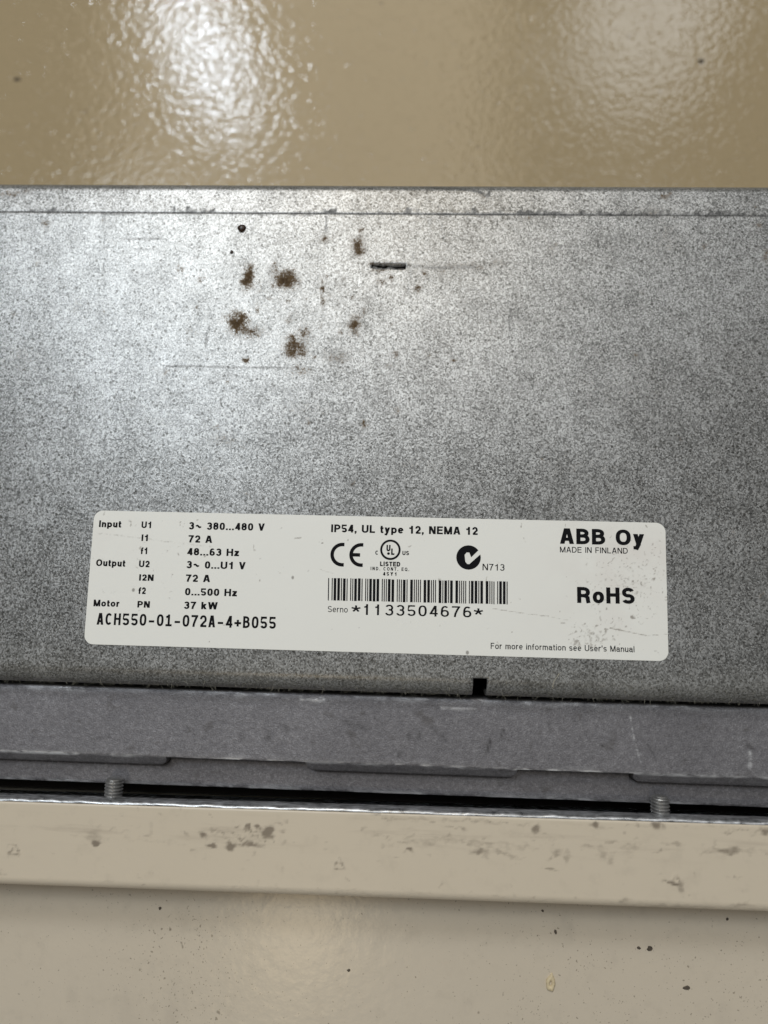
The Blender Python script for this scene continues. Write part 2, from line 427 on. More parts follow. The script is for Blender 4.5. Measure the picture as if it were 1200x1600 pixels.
def side_panel():
    xs = dense_x(-99, 99, .45, (SLOT[0], SLOT[1], NOTCH[0], NOTCH[1]))
    prof = [(-24.1, z) for z in (-14, -10, -7, -5)]
    for a in np.linspace(180, 90, 15):
        prof.append((-20.1 + 4 * math.cos(rad(a)), -4 + 4 * math.sin(rad(a))))
    ys = np.arange(-19.7, 88.35, .45)
    ys = np.array(sorted(list(ys[(abs(ys - SLOT[2]) > .15) & (abs(ys - SLOT[3]) > .15)]) + [SLOT[2], SLOT[3]]))
    prof += [(y, 0.0) for y in ys]
    prof += [(88.5, -.0), (88.68, -.05), (88.75, -.10), (88.85, -.05), (89.05, -.01)]
    for y in np.arange(89.4, 94.5, .45): prof.append((y, -(y - 88.9) * .045))
    z0 = -(94.6 - 88.9) * .045
    for a in np.linspace(87.5, 0, 14):
        prof.append((94.47 + 3 * math.cos(rad(a)), z0 - 3 + 3 * math.sin(rad(a))))
    prof += [(97.5, -8), (97.5, -30), (97.5, -59.9)]
    P = np.array(prof)
    nx, ny = len(xs), len(P)
    X = np.repeat(xs[:, None], ny, 1)
    Y = np.repeat(P[None, :, 0], nx, 0).copy()
    Zc = np.repeat(P[None, :, 1], nx, 0).copy()
    # faces to leave out: slot and notch
    xm = (xs[1:] + xs[:-1]) / 2; ym = (P[1:, 0] + P[:-1, 0]) / 2; zm = (P[1:, 1] + P[:-1, 1]) / 2
    slot = ((xm > SLOT[0]) & (xm < SLOT[1]))[:, None] & ((ym > SLOT[2]) & (ym < SLOT[3]))[None, :]
    notch = ((xm > NOTCH[0]) & (xm < NOTCH[1]))[:, None] & (ym < NOTCH[2])[None, :]
    F = grid_faces(nx, ny, ~(slot | notch))
    # ragged slot lips
    for yy, sg in ((SLOT[2], 1), (SLOT[3], -1)):
        j = np.where((abs(P[:, 0] - yy) < 1e-6) & (P[:, 1] > -.01))[0][0]
        i = np.where((xs > SLOT[0] + .1) & (xs < SLOT[1] - .1))[0]
        Y[i, j] += -.028 * (xs[i] - 1.5) + sg * (.05 + .85 * vnoise(xs[i], 3 if sg > 0 else 9, .8) * vnoise(xs[i], 5, 2.2))
    # slight oil-canning of the sheet
    flat = (P[:, 0] > -19) & (P[:, 0] < 97) & (P[:, 1] > -3)
    Zc[:, flat] += .10 * np.sin(X[:, flat] / 31 + .7) * np.sin((Y[:, flat] + 20) / 108 * math.pi)
    st = stamp(X.ravel(), Y.ravel(), STAINS).reshape(X.shape)
    st[:, P[:, 1] < -6] = 0
    ln = np.zeros_like(X)
    def add(pts, r, s): np.maximum(ln, stroke_mask(X.ravel(), Y.ravel(), pts, r, s).reshape(X.shape), out=ln)
    # crease line with scuffs riding on it
    k = .55 + .45 * vnoise(X, 21, 3.0)
    ln[:] = np.exp(-((Y - 88.8) / .22) ** 2) * k
    tick = np.clip(vnoise(X, 33, .9) * vnoise(X, 34, 7) * 5.0 - 1.3, 0, 1)
    ht = .3 + 1.3 * vnoise(X, 35, .8)
    ln = np.maximum(ln, np.where((Y > 88.7) & (Y < 88.9 + ht), tick * .75, 0))
    tick2 = np.clip(vnoise(X, 36, 1.2) * 2 - 1.1, 0, 1)
    ln = np.maximum(ln, np.where((Y < 88.7) & (Y > 88.0), tick2 * .6, 0))
    add([(10.32,96.19),(13.73,95.87),(17.6,95.72),(21.46,95.07),(23.31,94.58),(24.86,93.6),(25.31,94.92)], .32, 1.0)
    add([(-50.55,50.05),(-32.21,50.16),(-18.55,49.88)], .16, .5)
    add([(5.5, 75.6), (14, 75.2), (22, 75.5)], .35, .35)
    for (x0, y0, x1, y1, s) in ((-6, 24, 2, 20.5, .3), (-60, 40, -44, 41, .25), (-13.9, 88, -13.9, 84, .5), (11, 88, 11, 85.5, .6), (30, 66, 30.3, 58, .35), (-41, 60, -41.6, 55, .5), (70, 40, 80, 39.6, .3), (45, 62, 52, 66, .2), (-75, 30, -66, 34, .2)):
        add([(x0, y0), (x1, y1)], .2, s)
    rs = random.Random(77)
    for _ in range(60):     # fine handling scratches
        x0, y0, L = rs.uniform(-95, 95), rs.uniform(-14, 87), rs.uniform(3, 22)
        a = rs.choice((0, 0, 90)) + rs.gauss(0, 9)
        add([(x0, y0), (x0 + L * math.cos(rad(a)), y0 + L * math.sin(rad(a)))], .17, rs.uniform(.10, .32))
    # fluff and dust gathered on the lower bend
    dust = np.zeros_like(X)
    low = np.clip((-14.5 - Y) / 7.5, 0, 1) * (Y < -12)
    dust = np.maximum(dust, low * (.45 + .4 * vnoise(X, 41, 14)))
    dust[:, P[:, 1] < -2.4] = np.maximum(dust[:, P[:, 1] < -2.4], .75)
    tp = (P[:, 0] > 94.9)
    dust[:, tp] = np.maximum(dust[:, tp], np.clip((Y[:, tp] - 94.9) / 1.2, 0, 1))
    V = np.stack([X, Y, Zc], -1).reshape(-1, 3)
    o = mesh_obj("side_panel", V, F, M_GALV, None, True, {'stain': st, 'line': ln, 'dust': dust})
    md = o.modifiers.new("sheet_thickness", 'SOLIDIFY')
    md.thickness = .0011; md.offset = -1
    return o
panel = side_panel()
adopt(panel, drive)

V, F = box_verts(-165, 165, -18.5, 96, -59.5, -7)
adopt(mesh_obj("inner_chassis", V, F, M_DARK, None, False), drive)

# hardened drops of brown resin on the sheet
def dome(name, x, y, z, r, hgt, mat, seed=0):
    V = [(x, y, z + hgt)]; F = []
    n, rings = 18, 5
    for k in range(1, rings + 1):
        a = k / rings * math.pi / 2
        for i in range(n):
            t = 2 * math.pi * i / n
            rr = r * math.sin(a) * (1 + .08 * math.sin(3 * t + seed))
            V.append((x + rr * math.cos(t), y + rr * math.sin(t), z + hgt * math.cos(a)))
    for i in range(n): F.append((0, 1 + i, 1 + (i + 1) % n))
    for k in range(rings - 1):
        for i in range(n):
            a = 1 + k * n + i; b = 1 + k * n + (i + 1) % n
            F.append((a, a + n, b + n, b))
    return mesh_obj(name, V, F, mat)
d1 = dome("resin_drop", -34.36, 84.83, .02, 1.05, .45, M_RESIN)
d2 = dome("resin_drop", -36.52, 78.74, .02, .42, .2, M_RESIN, 2)
for d in (d1, d2): adopt(d, panel)

# ------------------------------------------------------------------ cast frame with chamfered lips
def cast_frame():
    tabs = [(-300, -46.6), (-14.6, 33.2), (58.9, 300)]      # chamfered lips along the front edge
    ends = [e for t in tabs for e in t if abs(e) < 200]
    ex = [e + s for e in ends for s in np.linspace(-.3, 2.6, 20)] + [e - s for e in ends for s in np.linspace(-.3, 2.6, 20)]
    xs = np.array(sorted(set(np.round(list(np.arange(-96, 96, .5)) + ex + [-170, -140, -110, 110, 140, 170], 3))))
    R = 2.0
    def s_of(x):
        b = 0.
        for t0, t1 in tabs:
            d = min(x - t0, t1 - x)
            if d > 0:
                t = min(1, d / R)
                b = max(b, .12 + .88 * math.sqrt(max(0, 1 - (1 - t) ** 2)))
        return b
    S = np.array([s_of(x) for x in xs])
    zt, zl = -6.0, -11.0
    ye, yl = -40.35, -47.75
    cols = []
    tags = []
    back = [(-25.0, -40), (-25.0, -12), (-25.0, zt - .7), (-25.08, zt - .35), (-25.3, zt - .08), (-25.7, zt), (-26.4, zt)]
    wear_back = [0, 0, .1, .4, .6, .5, .12]
    mids = list(np.arange(-27, ye + .9, -.5))
    def column(x, s):
        w = .07 * (vnoise([x], 51, 2.3)[0] - .5)
        p = list(back); wr = list(wear_back)
        p += [(y, zt) for y in mids]; wr += [0] * len(mids)
        p += [(ye + .45, zt), (ye + .15 + w, zt - .02), (ye - .05 + w, zt - .12)]; wr += [.15, 1.1, 1.3]
        d = 2.05 * s; dz = 1.75 * s + .05
        for q in (.25, .5, .75, .93): p.append((ye - .05 - d * q, zt - .12 - dz * q)); wr.append(.10)
        yb, zb = ye - .05 - d, zt - .12 - dz
        p += [(yb - .06, zb - .12), (yb - .10, zb - .3)]; wr += [.15, 0]
        pl = lambda y: zl + .9 * (y - yl) / (ye - yl)
        zs = pl(yb - .35)
        p += [(yb - .13, min(zb - .4, zs + .5)), (yb - .16, zs - .35), (yb - .36, zs - .35), (yb - .46, pl(yb - .46))]; wr += [0, 0, 0, 0]; gr = len(p)
        for q in (.2, .4, .6, .8, .93):
            y = yb - .35 + (yl + .35 - yb + .35) * q
            p.append((y, pl(y))); wr.append(0.0 if q < .9 else .2)
        p += [(yl + .22, zl - .02), (yl + .05 + w, zl - .14), (yl + w, zl - .4), (yl, zl - 3), (yl, -40)]; wr += [1.5, 1.7, .8, 0, 0]
        return p, wr, gr
    C = [column(x, s) for x, s in zip(xs, S)]
    ny = len(C[0][0])
    V = np.array([[(x, p[0], p[1]) for p in c[0]] for x, c in zip(xs, C)])
    wear = np.array([c[1] for c in C]) * np.repeat((.15 + .85 * vnoise(xs, 61, 7) * (.3 + vnoise(xs, 62, 1.6)))[:, None], ny, 1)
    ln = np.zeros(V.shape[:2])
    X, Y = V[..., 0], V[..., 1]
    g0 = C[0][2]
    ln[:, g0 - 4:g0 - 1] = .9  # contact shadow under the lips painted in as a dark groove
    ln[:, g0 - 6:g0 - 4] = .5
    marks = [([(26.2, -36.9), (27.1, -34.2)], .3, .9), ([(29.3, -33.4), (30.1, -31.9)], .28, .7), ([(8.85, -33.6), (8.6, -34.4)], .5, .5), ([(11.0, -33.1), (10.8, -33.9)], .5, .55), ([(6.8, -37.4), (6.6, -38.5)], .35, .7),
             ([(-23.2, -34.9), (-23.6, -35.6)], .6, .5), ([(-19.6, -32.7), (-19.0, -33.4)], .7, .4), ([(-29.1, -35.1), (-29.5, -35.8)], .6, .45), ([(51.8, -34.5), (52.1, -34.7)], .25, 1.), ([(62, -34), (63.8, -37)], .2, .5),
             ([(-6, -31), (-1, -32.5)], .8, .35), ([(84, -33.4), (85, -34)], .5, .5), ([(14, -32), (17, -34.5)], .5, .35), ([(-64, -37), (-60, -36.3)], .35, .4), ([(40, -30), (40.6, -32)], .3, .35)]
    for pts, r, s in marks: ln = np.maximum(ln, stroke_mask(X.ravel(), Y.ravel(), pts, r, s).reshape(X.shape))
    for pts, r, s in (([(58.3, -28), (58.9, -32.2), (59.6, -35), (60.5, -38)], .22, .55), ([(84.4, -35), (84.3, -38.2)], .35, .8), ([(16, -27.5), (24, -27.7)], .3, .5), ([(-16, -26.3), (-11, -26.5)], .5, 1.0)):
        wear = np.maximum(wear, stroke_mask(X.ravel(), Y.ravel(), pts, r, s).reshape(X.shape))
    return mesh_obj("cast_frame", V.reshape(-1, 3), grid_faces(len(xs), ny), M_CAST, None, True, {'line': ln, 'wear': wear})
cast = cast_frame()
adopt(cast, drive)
V, F = box_verts(-165, 165, -52, -25.4, -59.5, -22)  # dark block added to blacken the gap between casting and flange
adopt(mesh_obj("dark_gap_floor", V, F, M_DARK, None, False), drive)

# ------------------------------------------------------------------ rating label
LW, LH, LT = 65.0, 15.22, .16
def rating_label():
    r = 2.1
    ys = np.array(list(-LH + np.linspace(0, 1, 9) ** 1.6 * r) + list(np.arange(-LH + r + .25, LH - r, .25)) + list(LH - np.linspace(1, 0, 9) ** 1.6 * r))
    us = np.linspace(-1, 1, 521)
    ins = np.zeros_like(ys)
    e = np.abs(ys) - (LH - r)
    ins[e > 0] = r - np.sqrt(np.maximum(0, r * r - e[e > 0] ** 2))
    X = us[:, None] * (LW - ins)[None, :]
    Y = np.repeat(ys[None, :], len(us), 0)
    Zt = np.full_like(X, LT)
    g = np.zeros_like(X)
    def add(pts, rr, s): np.maximum(g, stroke_mask(X.ravel(), Y.ravel(), pts, rr, s).reshape(X.shape), out=g)
    for pts, rr, s in (([(-64.19,9.95),(-56.67,9.39),(-47.68,8.42),(-37.27,7.49)], .35, .36), ([(26.71,-4.84),(35.19,-5.88),(39.13,-6.19)], .16, .62), ([(39.5,-6.3),(43.62,-7.05)], .14, .5), ([(52.5,-8.4),(55,-8.8)], .2, .8), ([(55.2,-8.9),(57.54,-9.32),(60.31,-9.8)], .16, .7), ([(60.31,-9.8),(64.9,-9.4)], .14, .55),
                       ([(-27.6,8.3),(-27.37,6.56)], .16, .6), ([(-56.96,13.23),(-56.17,12.65),(-56.25,11.76)], .3, .5), ([(-18.29,9.84),(-16.83,10.02)], .22, .7), ([(-12.17,2.87),(-9.24,2.07)], .18, .5), ([(-64.5,4.2),(-55,3.2)], .3, .3), ([(-60,-3.5),(-45,-2)], .5, .25), ([(25.4, 2.2), (25.1, .9)], .2, .6), ([(-12, 8.9), (-11.8, 8.9)], .2, 1.)):
        add(pts, rr, s)
    rs = random.Random(5)
    spots = []
    for _ in range(360): # scuffed right end
        cx, cy = rs.gauss(57, 5.5), rs.gauss(.5, 4.5)
        spots.append((cx, cy, rs.uniform(.10, .32), rs.uniform(.10, .28), rs.uniform(.3, .75)))
    for _ in range(80):
        cx, cy = rs.gauss(60, 3), rs.gauss(9, 3)
        spots.append((cx, cy, rs.uniform(.1, .3), rs.uniform(.1, .25), rs.uniform(.3, .6)))
    for _ in range(90): # streaks near the lower edge
        cx, cy = rs.gauss(48.5, 3.2), rs.gauss(-11, 1.8)
        spots.append((cx, cy, rs.uniform(.12, .4), rs.uniform(.15, .55), rs.uniform(.3, .7)))
    for _ in range(130):
        spots.append((rs.uniform(-64, 64), rs.uniform(-14.5, 14.5), rs.uniform(.12, .32), rs.uniform(.12, .32), rs.uniform(.3, .8)))
    for _ in range(40):
        spots.append((rs.gauss(-50, 6), rs.gauss(3, 6), rs.uniform(.15, .4), rs.uniform(.12, .3), rs.uniform(.3, .65)))
    spots += [(-31.5, 1.5, 6, 2, .14), (-55, 2, 7, 4, .14), (56, 1.5, 7, 4.5, .26), (48, -11, 4, 2, .26), (62.3, 2.5, .5, .5, .8), (57.9, -5.6, .5, .3, .9), (47.7, -7.6, .3, .3, .9)]
    g = np.maximum(g, stamp(X.ravel(), Y.ravel(), spots).reshape(X.shape))
    pink = stamp(X.ravel(), Y.ravel(), [(57, 7, 12, 9, .9), (52, -3, 10, 6, .5), (48, 3, 6, 5, .4), (-60, 9, 5, 4, .4)], 1.0).reshape(X.shape)
    V = np.stack([X, Y, Zt], -1).reshape(-1, 3)
    nx, ny = X.shape
    F = grid_faces(nx, ny)
    loop = [i * ny for i in range(nx)] + [(nx - 1) * ny + j for j in range(1, ny)] + [i * ny + ny - 1 for i in range(nx - 2, -1, -1)] + [j for j in range(ny - 2, 0, -1)]
    b = len(V)
    sk = V[loop].copy(); sk[:, 2] = -.3
    n = len(loop)
    sf = np.array([(loop[(i + 1) % n], loop[i], b + i, b + (i + 1) % n) for i in range(n)])
    V = np.vstack([V, sk])
    z = np.zeros(n)
    return mesh_obj("rating_label", V, np.vstack([F, sf]), M_LABEL, None, False, {'grime': np.concatenate([g.ravel(), z]), 'pink': np.concatenate([pink.ravel(), z])})
label = rating_label()
adopt(label, drive)
label['label'] = "white rating label sticker with black print and barcode"
INK_Z = LT + .012

# --- stroke lettering: centre lines with a pen width, one mesh per printed line
def arc(cx, cy, rx, ry, a0, a1, n=14, p=2.25):
    out = []
    for k in range(n + 1):
        a = rad(a0 + (a1 - a0) * k / n)
        c, s = math.cos(a), math.sin(a)
        out.append((cx + rx * math.copysign(abs(c) ** (2 / p), c), cy + ry * math.copysign(abs(s) ** (2 / p), s)))
    return out
XH = .735
WID = {'A': .72, 'B': .68, 'C': .72, 'D': .70, 'E': .61, 'F': .57, 'H': .69, 'I': 0, 'L': .56, 'M': .83, 'N': .69, 'O': .77, 'P': .64, 'Q': .77, 'R': .69, 'S': .66, 'T': .62, 'U': .69, 'V': .68, 'W': .98, 'Y': .68,
       'a': .56, 'e': .56, 'f': .34, 'i': 0, 'k': .56, 'l': 0, 'm': .84, 'n': .53, 'o': .59, 'p': .58, 'r': .36, 's': .53, 't': .33, 'u': .53, 'y': .56, 'z': .50,
       '.': 0, ',': 0, "'": 0, '~': .70, '-': .40, '+': .56, '*': .56, ' ': .30}
def glyph(ch, h, W=None, mono=False):
    """strokes of one character, cap height 1, pen half-width h; returns (width, strokes)"""
    if W is None: W = WID.get(ch, .56)
    if W == 0: W = 2 * h
    if ch == ' ': return W, []
    r, T = W - h, 1 - h
    cx = W / 2; rx = W / 2 - h
    hh = h * 1.08
    P = lambda *p: ('R', list(p))
    D = lambda a, b, c, d, k=hh: ('D', a, b, c, d, k)
    x1 = XH - h
    if ch == 'A': return W, [D(hh, 0, cx - h * .35, 1), D(W - hh, 0, cx + h * .35, 1), P((W * .2, .30), (W * .8, .30))]
    if ch == 'B':
        q = .25
        return W, [P((h, 0), (h, 1)), P((h, T), (r - .05 - q, T), *arc(r - .05 - q, (T + .53) / 2, q, (T - .53) / 2, 90, -90), (h, .53)), P((h, .53), (r - q, .53), *arc(r - q, (.53 + h) / 2, q, (.53 - h) / 2, 90, -90), (h, h))]
    if ch == 'C': return W, [P(*arc(cx, .5, rx, .5 - h, 42, 318, 26))]
    if ch == 'D': return W, [P((h, 0), (h, 1)), P((h, T), (cx - .05, T), *arc(cx - .05, .5, r - cx + .05, .5 - h, 90, -90, 18), (h, h))]
    if ch == 'E': return W, [P((h, 0), (h, 1)), P((h, T), (W, T)), P((h, .52), (W * .94, .52)), P((h, h), (W, h))]
    if ch == 'F': return W, [P((h, 0), (h, 1)), P((h, T), (W, T)), P((h, .50), (W * .9, .50))]
    if ch == 'H': return W, [P((h, 0), (h, 1)), P((r, 0), (r, 1)), P((h, .53), (r, .53))]
    if ch == 'I': return W, [P((h, 0), (h, 1))]
    if ch == 'L': return W, [P((h, 0), (h, 1)), P((h, h), (W, h))]
    if ch == 'M': return W, [P((h, 0), (h, 1)), P((r, 0), (r, 1)), D(h * 1.1, 1, cx, 0), D(W - h * 1.1, 1, cx, 0)]
    if ch == 'N': return W, [P((h, 0), (h, 1)), P((r, 0), (r, 1)), D(h * 1.25, 1, W - h * 1.25, 0, h * 1.25)]
    if ch in 'O0' or ch == 'Q':
        s = [('C', arc(cx, .5, rx, .5 - h, 0, 360, 34, 2.35 if ch != '0' else 2.5))]
        if ch == 'Q': s.append(P((W * .58, .28), (W * .98, .0)))
        return W, s
    if ch == 'P': return W, [P((h, 0), (h, 1)), P((h, T), (r - .26, T), *arc(r - .26, (T + .44) / 2, .26, (T - .44) / 2, 90, -90), (h, .44))]
    if ch == 'R': return W, [P((h, 0), (h, 1)), P((h, T), (r - .27, T), *arc(r - .27, (T + .46) / 2, .25, (T - .46) / 2, 90, -90), (h, .46)), P((W * .5, .46), (r - .12, .42), (r - .04, .34), (r - .02, .12), (r + .01, 0))]
    if ch == 'S' or ch == 's':
        H = 1 if ch == 'S' else XH
        ry = (H - 2 * h) / 4
        return W, [P(*arc(cx, H - h - ry, rx * .95, ry, 22, 180, 14)[:-1], *arc(cx, H - h - ry, rx * .95, ry, 180, 262, 7), *arc(cx, h + ry, rx, ry, 82, 0, 7), *arc(cx, h + ry, rx, ry, 0, -158, 14)[1:])]
    if ch == 'T': return W, [P((cx, 0), (cx, 1)), P((0, T), (W, T))]
    if ch == 'U': return W, [P((h, 1), (h, .36), *arc(cx, .34, rx, .34 - h, 180, 360, 18), (r, .36), (r, 1))]
    if ch == 'V': return W, [D(hh, 1, cx, 0), D(W - hh, 1, cx, 0)]
    if ch == 'W': return W, [D(hh, 1, W * .27, 0), D(W * .5, 1, W * .27, 0), D(W * .5, 1, W * .73, 0), D(W - hh, 1, W * .73, 0)]
    if ch == 'Y': return W, [D(hh, 1, cx, .40, h * 1.2), D(W - hh, 1, cx, .40, h * 1.2), P((cx, 0), (cx, .46))]
    if ch == 'a': return W, [P((h, x1 - .14), (h + .03, x1 - .06), *arc(cx - .02, x1 - .15, rx * .92, .15, 140, 20, 9), (r - .03, x1 - .2), (r - .03, .14), (r, .05), (W, .02)), P((r - .03, .43), (cx, .40), *arc(cx - .04, .22 + h * .5, rx * .85, .2 - h * .3, 110, 290, 14), (r - .06, .16))]
    if ch == 'e': return W, [P((h, .37), (r, .37), *arc(cx, XH / 2, rx, XH / 2 - h, 0, 322, 26))]
    if ch == 'f': return W, [P((W * 1.05, T), (W * .84, T), *arc(W * .84, T - .2, W * .84 - .15, .2, 95, 180, 8), (.15, 0)), P((0, x1 - .06), (W * .98, x1 - .06))]
    if ch == 'i': return W, [P((h, 0), (h, XH)), P((h, .86), (h, 1))]
    if ch == 'l': return W, [P((h, 0), (h, 1))]
    if ch == 'k': return W, [P((h, 0), (h, 1)), D(h * 1.6, .24, W - h * 1.5, XH, h * 1.35), D(W * .42, .45, W - h * 1.2, 0, h * 1.2)]
    if ch == 'n': return W, [P((h, 0), (h, XH)), P((h, x1 - .18), (h + .04, x1 - .10), *arc(cx + .02, x1 - .2, rx - .02, .2, 140, 0, 10), (r, 0))]
    if ch == 'm':
        q = (W - 2 * h) / 4
        return W, [P((h, 0), (h, XH)), P((h, x1 - .17), *arc(h + q, x1 - .17, q, .17, 160, 0, 10), (cx, 0)), P((cx, x1 - .17), *arc(cx + q, x1 - .17, q, .17, 160, 0, 10), (r, 0))]
    if ch == 'o': return W, [('C', arc(cx, XH / 2, rx, XH / 2 - h, 0, 360, 28))]
    if ch == 'p': return W, [P((h, -.21), (h, XH)), ('C', arc(cx, XH / 2, rx, XH / 2 - h, 0, 360, 28))]
    if ch == 'r': return W, [P((h, 0), (h, XH)), P((h, x1 - .22), (h + .05, x1 - .08), (h + .12, x1 - .01), (W, x1))]
    if ch == 't': return W, [P((W * .42, .93), (W * .42, h + .10), (W * .47, h + .02), (W * .62, h), (W, h)), P((0, x1), (W, x1))]
    if ch == 'u': return W, [P((r, 0), (r, XH)), P((h, XH), *arc(cx - .02, h + .2, rx - .02, .2, 180, 320, 12), (r, h + .2))]
    if ch == 'y': return W, [D(hh, XH, cx, .02, h * 1.1), D(W - hh, XH, W * .37, -.12, h * 1.1), P((W * .40, -.06), (W * .32, -.17), (W * .20, -.21 + h * .6), (W * .02, -.21 + h * .6))]
    if ch == 'z': return W, [P((.02, x1), (W - .02, x1)), P((0, h), (W, h)), D(h * 1.3, h, W - h * 1.3, x1, h * 1.5)]
    if ch == '1':
        if mono: return W, [P((cx, 0), (cx, 1)), P((.02, h), (W - .02, h)), P((cx, T - .03), (W * .1, T - .16))]
        return W, [P((W * .62, 0), (W * .62, 1)), P((W * .62, T - .06), (W * .48, T - .18), (W * .12, T - .22))]
    if ch == '2': return W, [P((h, .66), *arc(cx, T - .27, rx, .27, 170, -20, 16), (r - .10, .44), (h + .08, .20), (h + .02, h)), P((h * .6, h), (W, h))]
    if ch == '3': return W, [P(*arc(cx, T - .215, rx * .93, .215, 160, -72, 16), (cx - .03, .535)), P((cx - .03, .535), *arc(cx, h + .255 - h * .3, rx, .255 - h * .15, 80, -165, 18))]
    if ch == '4': return W, [P((W * .72, 0), (W * .72, 1)), P((0, .27), (W, .27)), D(h * 1.2, .27, W * .72 - h * .2, 1, h * 1.15)]
    if ch == '5': return W, [P((W * .93, T), (W * .2, T), (W * .14, .45), (W * .24, .52), *arc(cx, .30, rx, .30 - h, 112, -160, 20))]
    if ch == '6': return W, [('C', arc(cx, .31 + h * .1, rx, .31 - h * .9, 0, 360, 26)), P((h, .34), *arc(cx + .01, .5, rx, .5 - h, 180, 50, 16))]
    if ch == '7': return W, [P((0, T), (W, T)), P((r - .01, T), (W * .62, .62), (W * .42, .28), (W * .36, 0))]
    if ch == '8': return W, [('C', arc(cx, T - .215 + h * .1, rx * .9, .215, 0, 360, 24)), ('C', arc(cx, h + .265 - h * .2, rx, .265 - h * .2, 0, 360, 26))]
    if ch == '.': return W, [P((h, 0), (h, 2.1 * h))]
    if ch == ',': return W, [P((h, 0), (h, 2.1 * h)), D(h * 1.2, 0, h * .5, -.16, h * .6)]
    if ch == "'": return W, [P((h, .66), (h, 1))]
    if ch == '~': return W, [P(*[(h + (W - 2 * h) * k / 12, .42 + .13 * math.sin(k / 12 * 2 * math.pi)) for k in range(13)])]
    if ch == '-': return W, [P((0, .38), (W, .38))]
    if ch == '+': return W, [P((0, .40), (W, .40)), P((cx, .12), (cx, .68))]
    if ch == '*': return W, [P((cx, .55), (cx + .31 * math.cos(rad(a)), .55 + .31 * math.sin(rad(a)))) for a in (90, 162, 234, 306, 18)]
    raise KeyError(ch)

def ribbon(pts, h, closed=False):
    p = [np.array(q, float) for q in pts]
    q = [p[0]]
    for k in p[1:]:
        if np.hypot(*(k - q[-1])) > 1e-4: q.append(k)
    if closed and np.hypot(*(q[0] - q[-1])) < 1e-4: q.pop()
    n = len(q); V = []
    for i in range(n):
        a = q[i - 1] if (i > 0 or closed) else None
        b = q[(i + 1) % n] if (i < n - 1 or closed) else None
        d0 = (q[i] - a) if a is not None else (b - q[i])
        d1 = (b - q[i]) if b is not None else d0
        d0 = d0 / np.hypot(*d0); d1 = d1 / np.hypot(*d1)
        n0 = np.array((-d0[1], d0[0])); n1 = np.array((-d1[1], d1[0]))
        m = n0 + n1; L = m @ m
        m = m * 2 / L if L > .6 else n1
        V += [q[i] + m * h, q[i] - m * h]
    F = [(2 * i, 2 * i + 1, 2 * i + 3, 2 * i + 2) for i in range(n - 1)]
    if closed: F.append((2 * n - 2, 2 * n - 1, 1, 0))
    return V, F

def layout(text, w, mode):
    h = w / 2
    x = 0; out = []
    if mode in 'mo':
        pitch = .73 if mode == 'm' else .735
        for k, ch in enumerate(text):
            gw = {'m': .57, 'o': .55}[mode]
            if ch == '-': gw = .46
            if mode == 'o' and ch == '1': gw = .38
            W, st = glyph(ch, h, gw, mode == 'm')
            out.append((k * pitch + (pitch - W) / 2 + (.0 if ch != '1' or mode == 'm' else -.05), st))
        return out, (pitch - gw) / 2, len(text) * pitch - (pitch - gw) / 2
    gap = {'b': .115, 'r': .13, 'w': .34}[mode]
    for k, ch in enumerate(text):
        W, st = glyph(ch, h)
        out.append((x, st)); x += W + gap
    return out, 0, x - gap

def print_mesh(name, V, F, label_text=None):
    o = mesh_obj(name, V, F, M_INK, None, False)
    adopt(o, label)
    if label_text: o['label'] = label_text
    return o

def draw_text(text, x0, y0, x1, y1, cap, w, mode):
    items, a, b = layout(text, w, mode)
    sx = math.hypot(x1 - x0, y1 - y0) / ((b - a) * cap)
    ang = math.atan2(y1 - y0, x1 - x0); ca, sa = math.cos(ang), math.sin(ang)
    V, F = [], []; layer = 0
    for gx, strokes in items:
        for s in strokes:
            if s[0] == 'D':
                _, ax, ay, bx, by, k = s
                P = [(ax - k, ay), (ax + k, ay), (bx + k, by), (bx - k, by)]; fs = [(0, 1, 2, 3)]
            else:
                P, fs = ribbon(s[1], w / 2, s[0] == 'C')
            n = len(V)
            z = INK_Z + .0015 * (layer % 6); layer += 1
            for px, py in P:
                lx, ly = (gx + px - a) * cap * sx, py * cap
                V.append((x0 + lx * ca - ly * sa, y0 + lx * sa + ly * ca, z))
            for f in fs: F.append(tuple(n + i for i in f))
    return print_mesh("printed_text", V, F)

